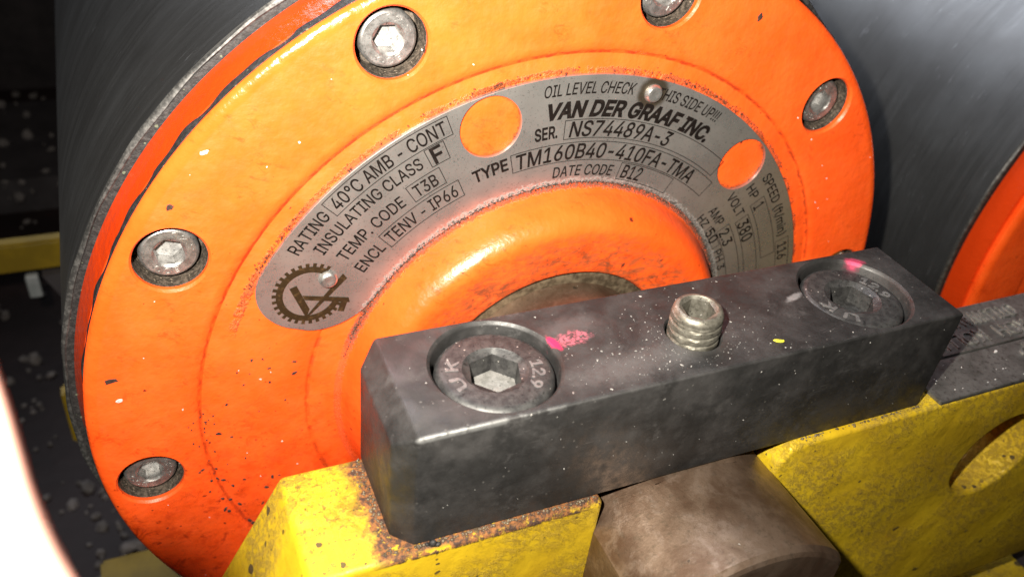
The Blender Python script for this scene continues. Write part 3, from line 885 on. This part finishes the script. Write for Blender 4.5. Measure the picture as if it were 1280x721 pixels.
# set screw with thread ridges, turned on a slight helix
def set_screw():
    bm = bmesh.new(); n = 64; rings = []
    pitch = .118; top = .41
    prof = []
    zz = -.9
    steps = 8
    total = int((top + .9 - .06) / pitch * steps)
    for k in range(total + 1):
        ph = (k % steps) / steps
        r = .352 - .052 * (abs(ph - .5) < .13) - .026 * (.13 <= abs(ph - .5) < .26)
        prof.append((r, zz + k * pitch / steps))
    for (r, z) in prof:
        ring = []
        for i in range(n):
            a = 2 * PI * i / n; ph = ((z / pitch) - i / n) % 1.0
            r = .338 - .050 * math.exp(-((ph - .5) / .10) ** 2) - .004 * math.sin(5 * a + 31 * z)
            if z > top - .12: r = min(r, .330)
            ring.append(bm.verts.new((r * math.cos(a), r * math.sin(a), z)))
        rings.append(ring)
    for r, z, hx in ((.322, top - .05, 0), (.303, top - .015, 0), (.282, top, 0), (.250, top, 0), (.235, top - .015, 0), (.222, top - .03, 1), (.216, top - .34, 1), (.03, top - .35, 0)):
        ring = []
        for i in range(n):
            a = 2 * PI * i / n
            q = r * math.cos(PI / 6) / math.cos((a % (PI / 3)) - PI / 6) if hx else r
            ring.append(bm.verts.new((q * math.cos(a), q * math.sin(a), z)))
        rings.append(ring)
    for A, B in zip(rings, rings[1:]):
        for i in range(n):
            j = (i + 1) % n; bm.faces.new((A[i], A[j], B[j], B[i]))
    bm.faces.new(rings[0]); bm.faces.new(rings[-1])
    bmesh.ops.recalc_face_normals(bm, faces=bm.faces)
    bmesh.ops.rotate(bm, verts=bm.verts, cent=(0, 0, 0), matrix=Matrix.Rotation(.35, 3, 'Z'))
    bmesh.ops.rotate(bm, verts=bm.verts, cent=(0, 0, 0), matrix=Matrix.Rotation(math.radians(-2.5), 3, 'Y'))
    bmesh.ops.translate(bm, verts=bm.verts, vec=(0, -3.83, ZT))
    return bm
obj('set_screw', set_screw(), 'setscrew', clamp, smooth=40)

# marks and dust on the bar
topz = lambda x, y, h: (x, y, ZT + .0008 + h)
b = bmesh.new(); flake(b, blob(1.02, -4.32, .085, .020, -.45, rr, 9), topz, .02)
obj('yellow_paint_fleck', b, 'flake_yellow', clamp, smooth=0)
b = bmesh.new()
frontf = lambda x, z, h: (x, YF - .0008 - h, z)
def inhole(x, y):
    return any(math.hypot(x - c[0], y - c[1]) < q for c, q in ((SC1, .88), (SC2, .88), ((0, -3.83), .44)))
for i in range(520):
    if i < 330: x, y = rr.gauss(0, .45), -3.83 + rr.gauss(0, .35)
    elif i < 450: x, y = rr.gauss(-1.2, .7), -4.1 + rr.gauss(0, .3)
    else: x, y = rr.uniform(-3.9, 4.0), rr.uniform(-4.5, -2.9)
    if inhole(x, y) or not (-4.5 < y < -2.87) or not -3.9 < x < 4: continue
    s_ = rr.choice([.002, .003, .003, .004, .005, .010]) * rr.uniform(.7, 1.2)
    flake(b, blob(x, y, s_ * rr.uniform(1, 2), s_, rr.uniform(0, 3), rr, 6), topz, .006)
for i in range(34):
    s_ = rr.choice([.003, .004, .005, .009]); flake(b, blob(rr.uniform(-3.8, 4), rr.uniform(2.1, 3.6), s_ * 1.4, s_, rr.uniform(0, 3), rr, 6), frontf, .006)
obj('dust_specks', b, 'dust', clamp, smooth=0, kind='stuff')

# ------------------------------------------------------------------ yellow bracket
YK, YQ = -3.02, -4.70
brk = thing('mounting_bracket', 'scratched yellow steel bracket under the black clamp bar, with a round hole at right', 'bracket', (0, -3.8, -4.0))
outline = [(-7.4, -4.0), (-7.4, -2.2), (-5.22, 1.94), (-1.44, 1.94), (-1.44, -2.3), (-1.0, -2.7), (1.0, -2.7), (1.44, -2.3), (1.44, 1.62), (1.62, 1.90), (1.80, 1.94), (16.5, 1.94), (16.5, -4.0)]
bm = bmesh.new()
f = bm.faces.new([bm.verts.new((x, YQ, z)) for x, z in outline])
ex = bmesh.ops.extrude_face_region(bm, geom=[f])
bmesh.ops.translate(bm, verts=[v for v in ex['geom'] if isinstance(v, bmesh.types.BMVert)], vec=(0, YK - YQ, 0))
bmesh.ops.recalc_face_normals(bm, faces=bm.faces)
hc = lathe([(.05, YQ - .5), (.94, YQ - .5), (.94, YK + .5), (.05, YK + .5)], 96, center=(6.75, 0, .10))
bmesh_ = evaluated(to_mesh(bm), [('BOOLEAN', dict(cutter=to_mesh(hc), operation='DIFFERENCE', solver='EXACT')),
                                 ('BEVEL', dict(width=.085, segments=4, limit_method='ANGLE', angle_limit=math.radians(32)))])
obj('bracket_body', bmesh_, 'yellow', brk, smooth=40)
# rust crumbs and lumps along the joint
b = bmesh.new()
for i in range(260):
    t = rr.random()
    if t < .35: x, y = XL - .02 - abs(rr.gauss(0, .06)), rr.uniform(-4.6, -3.05)
    elif t < .75: x, y = rr.uniform(-4.2, -1.5), YF - .01 - abs(rr.gauss(0, .025))
    else: x, y = rr.uniform(1.7, 4.1), YF - .01 - abs(rr.gauss(0, .02))
    crumb(b, (x, y, 1.945), rr.uniform(.008, .028), rr)
obj('rust_crumbs', b, 'seal', brk, smooth=60, kind='stuff')
b = bmesh.new(); crumb(b, (-3.74, -4.63, 1.97), .07, rr); crumb(b, (-3.68, -4.65, 1.95), .05, rr); crumb(b, (-3.80, -4.62, 1.96), .04, rr)
obj('grease_lump', b, 'gasket', brk, smooth=60)

# ------------------------------------------------------------------ stamped tag strips on the bracket
def tag_strip(x0, x1, y0, y1, zt, label, rows, zb=1.945, lift=0.0):
    t = thing('stamped_tag', label, 'metal tag', ((x0 + x1) / 2, (y0 + y1) / 2, zb), 'stamped metal tags on the bracket')
    bm = box((x0, y0, zb), (x1, y1, zt))
    bmesh.ops.bevel(bm, geom=list(bm.edges), offset=.012, segments=2, affect='EDGES')
    obj('tag_plate', bm, 'tag', t, smooth=30)
    for s_, cx_, cy_, w_, h_ in rows:
        me, v = text_mesh(s_, .0, 0, .02)
        x_0, x_1 = v[:, 0].min(), v[:, 0].max()
        for i, p in enumerate(me.vertices):                 # turned half round, as it reads from behind
            p.co = (cx_ - ((v[i, 0] - x_0) / (x_1 - x_0) - .5) * w_, cy_ - (v[i, 1] - CAPH / 2) / CAPH * h_, zt + v[i, 2] / .02 * .028)
        me.materials.clear()
        obj('embossed_lettering', me, 'tagletters', t, smooth=0)
    # bright worn front and left edges
    return t
tag_strip(4.45, 16.3, -3.87, -2.87, 2.03, 'rear stamped grey metal tag with two lines of raised letters, beside the right drum', [('OUOROH  KOLU', 7.0, -3.62, 2.9, .30), ('OTLUWAVH', 6.85, -3.20, 1.7, .30)])
tag_strip(4.43, 16.3, -4.69, -3.885, 2.015, 'front stamped grey metal tag along the yellow bracket edge', [('OIRP', 7.35, -4.12, 1.15, .28)])
b = bmesh.new(); flake(b, blob(6.35, -4.02, .035, .03, 0, rr, 9), lambda x, y, h: (x, y, 2.0155 + h), .02)
for i in range(22):
    s_ = rr.choice([.004, .006, .010]); flake(b, blob(rr.uniform(4.6, 9), rr.uniform(-4.6, -3.95), s_ * 1.4, s_, 0, rr, 6), lambda x, y, h: (x, y, 2.0155 + h), .006)
o = obj('pale_flecks', b, 'flake_white', None, smooth=0)
o['label'] = 'pale paint flecks scattered on the front metal tag'; o['category'] = 'flecks'; o['kind'] = 'stuff'

# ------------------------------------------------------------------ things below at right and lower left
t = thing('lower_bracket', 'dirty yellow steel ledge below the bracket at the bottom right corner', 'ledge', (10, -3.8, -7.6))
bm = box((5.0, -5.4, -7.6), (11.35, -2.2, -5.4)); bmesh.ops.bevel(bm, geom=list(bm.edges), offset=.1, segments=3, affect='EDGES')
obj('ledge_body', bm, 'yellow', t)
t = thing('dark_block', 'dark steel block beside the lower yellow ledge', 'block', (13.6, -3.8, -7.6))
bm = box((11.4, -4.6, -7.6), (15.6, -2.4, -4.7)); bmesh.ops.bevel(bm, geom=list(bm.edges), offset=.1, segments=2, affect='EDGES')
obj('block_body', bm, 'darksteel', t)

# ------------------------------------------------------------------ background, far below at left
ZF = -22.0
def ground():
    bm = bmesh.new(); n = 40; W_ = 420
    g = [[bm.verts.new((-160 + W_ * i / n, -60 + W_ * j / n, ZF)) for j in range(n + 1)] for i in range(n + 1)]
    for i in range(n):
        for j in range(n): bm.faces.new((g[i][j], g[i + 1][j], g[i + 1][j + 1], g[i][j + 1]))
    return bm
fl = obj('floor', ground(), 'floor', None); fl['kind'] = 'structure'
wl = obj('wall', box((-160, 150, ZF), (260, 153, 160)), 'darksteel', None); wl['label'] = 'dark wall at the back'; wl['kind'] = 'structure'
t = thing('yellow_rail', 'blurred yellow rail crossing behind the drum at the left edge', 'rail', (-18, 21, -10.05))
bm = box((-40, 20.6, -10.05), (6, 21.2, -8.8)); bmesh.ops.bevel(bm, geom=list(bm.edges), offset=.1, segments=2, affect='EDGES')
obj('rail_body', bm, 'railyellow', t)
for x in (-30, 2): obj('rail_post', box((x, 20.9, ZF), (x + 1.6, 21.15, -10.05)), 'railyellow', t)
t = thing('grey_channel', 'dusty grey steel channel behind the yellow rail at upper left', 'channel', (-20, 40, ZF))
obj('channel_body', box((-60, 46, ZF), (-2, 58, ZF + 2.4)), 'greysteel', t)
t = thing('dark_crossbeam', 'black crossbeam above the grey channel at the top left corner', 'beam', (-20, 70, ZF))
obj('beam_body', box((-60, 66, ZF), (0, 74, ZF + 9)), 'darksteel', t)
t = thing('white_bracket', 'small white plastic clip hanging under the yellow rail', 'clip', (-9.6, 20.8, -12.9))
bm = box((-10.9, 20.3, -11.1), (-10.45, 20.6, -10.1)); bmesh.ops.bevel(bm, geom=list(bm.edges), offset=.05, segments=1, affect='EDGES')
obj('clip_body', bm, 'white', t)
bm = bmesh.new()
t = thing('grey_gusset', 'dull grey steel gusset plate hanging beside the white clip', 'gusset', (-8.7, 21, -15.6))
vs = [(-10.3, -10.06), (-8.6, -10.06), (-8.9, -13.2)]
lo = [bm.verts.new((x, 20.2, z)) for x, z in vs]; hi = [bm.verts.new((x, 20.6, z)) for x, z in vs]
bm.faces.new(lo); bm.faces.new(hi[::-1])
for i in range(3): bm.faces.new((lo[i], lo[(i + 1) % 3], hi[(i + 1) % 3], hi[i]))
bmesh.ops.recalc_face_normals(bm, faces=bm.faces)
obj('gusset_body', bm, 'greysteel', t)
t = thing('frame_foot', 'yellow steel foot below the orange end cap at the lower left', 'frame foot', (-7.0, 5, ZF))
bm = box((-9.3, 6.5, ZF), (-4.0, 9.0, -13.4)); bmesh.ops.bevel(bm, geom=list(bm.edges), offset=.1, segments=2, affect='EDGES')
obj('foot_body', bm, 'railyellow', t)
t = thing('side_bracket', 'dim yellow steel corner seen left of the drum, under the rail', 'bracket', (-9.3, 12, -12))
bm = box((-9.6, 12.2, -11.4), (-8.3, 12.8, -9.2)); bmesh.ops.bevel(bm, geom=list(bm.edges), offset=.1, segments=2, affect='EDGES')
obj('bracket_plate', bm, 'railyellow', t)
b = bmesh.new(); rc = random.Random(11)
for (cx_, cy_, n, sx, sy) in ((-10.6, 15.5, 60, 1.3, 3.6), (-13.0, 28.6, 16, .9, 2.5), (-16, 50, 90, 4, 8), (-13, 40, 40, 4, 6)):
    for i in range(n):
        s_ = rc.choice([.12, .2, .3, .45]) * rc.uniform(.7, 1.2)
        crumb(b, (rc.gauss(cx_, sx), rc.gauss(cy_, sy), ZF + (2.4 if cy_ == 50 else 0) + s_ * .25), s_, rc)
rb = obj('rubble', b, 'concrete', None, smooth=0)
rb['kind'] = 'stuff'; rb['label'] = 'pale concrete chips scattered on the dark floor below'; rb['category'] = 'rubble'

# ------------------------------------------------------------------ pale curved hose close to the lens
def tube(path, radii, n=40):
    bm = bmesh.new(); rings = []
    for k, p in enumerate(path):
        p = Vector(p); q0 = Vector(path[max(0, k - 1)]); q1 = Vector(path[min(len(path) - 1, k + 1)])
        d = (q1 - q0).normalized(); u = d.cross(Vector((0, 1, .3))).normalized(); v = d.cross(u)
        rings.append([bm.verts.new(p + (u * math.cos(2 * PI * i / n) + v * math.sin(2 * PI * i / n)) * radii[k]) for i in range(n)])
    for A, B in zip(rings, rings[1:]):
        for i in range(n): bm.faces.new((A[i], A[(i + 1) % n], B[(i + 1) % n], B[i]))
    bm.faces.new(rings[0]); bm.faces.new(rings[-1])
    bmesh.ops.recalc_face_normals(bm, faces=bm.faces)
    return bm
def at(px, py, d):
    return CAM + ROT @ Vector(((px - 640) / F_PX, -(py - 360.5) / F_PX, -1.0)) * d
edge_px = [(-330, 400), (-200, 350), (-105, 335), (-62, 350), (-31, 392), (-10, 440), (18, 525), (43, 611), (67, 672), (92, 721), (128, 780), (175, 840), (240, 905)]
HD, HR = 3.0, .38
path = []
edge_px = [(px - 26, py) for px, py in edge_px]
for i, (px, py) in enumerate(edge_px):
    q0 = edge_px[max(0, i - 1)]; q1 = edge_px[min(len(edge_px) - 1, i + 1)]
    tx, ty = q1[0] - q0[0], q1[1] - q0[1]; L = math.hypot(tx, ty)
    off = HR / HD * F_PX
    path.append(at(px - ty / L * off, py + tx / L * off, HD))
hose = thing('pale_hose', 'overexposed pale pink curved hose, out of focus in the lower left corner', 'hose', path[5])
obj('hose_tube', tube(path, [HR] * len(path)), 'hose', hose, smooth=60)

# ------------------------------------------------------------------ centimetres to metres
for me in bpy.data.meshes: me.transform(Matrix.Scale(S, 4))
for o in bpy.data.objects:
    if o.type in ('MESH', 'EMPTY'): o.location = o.location * S
bpy.context.view_layer.update()
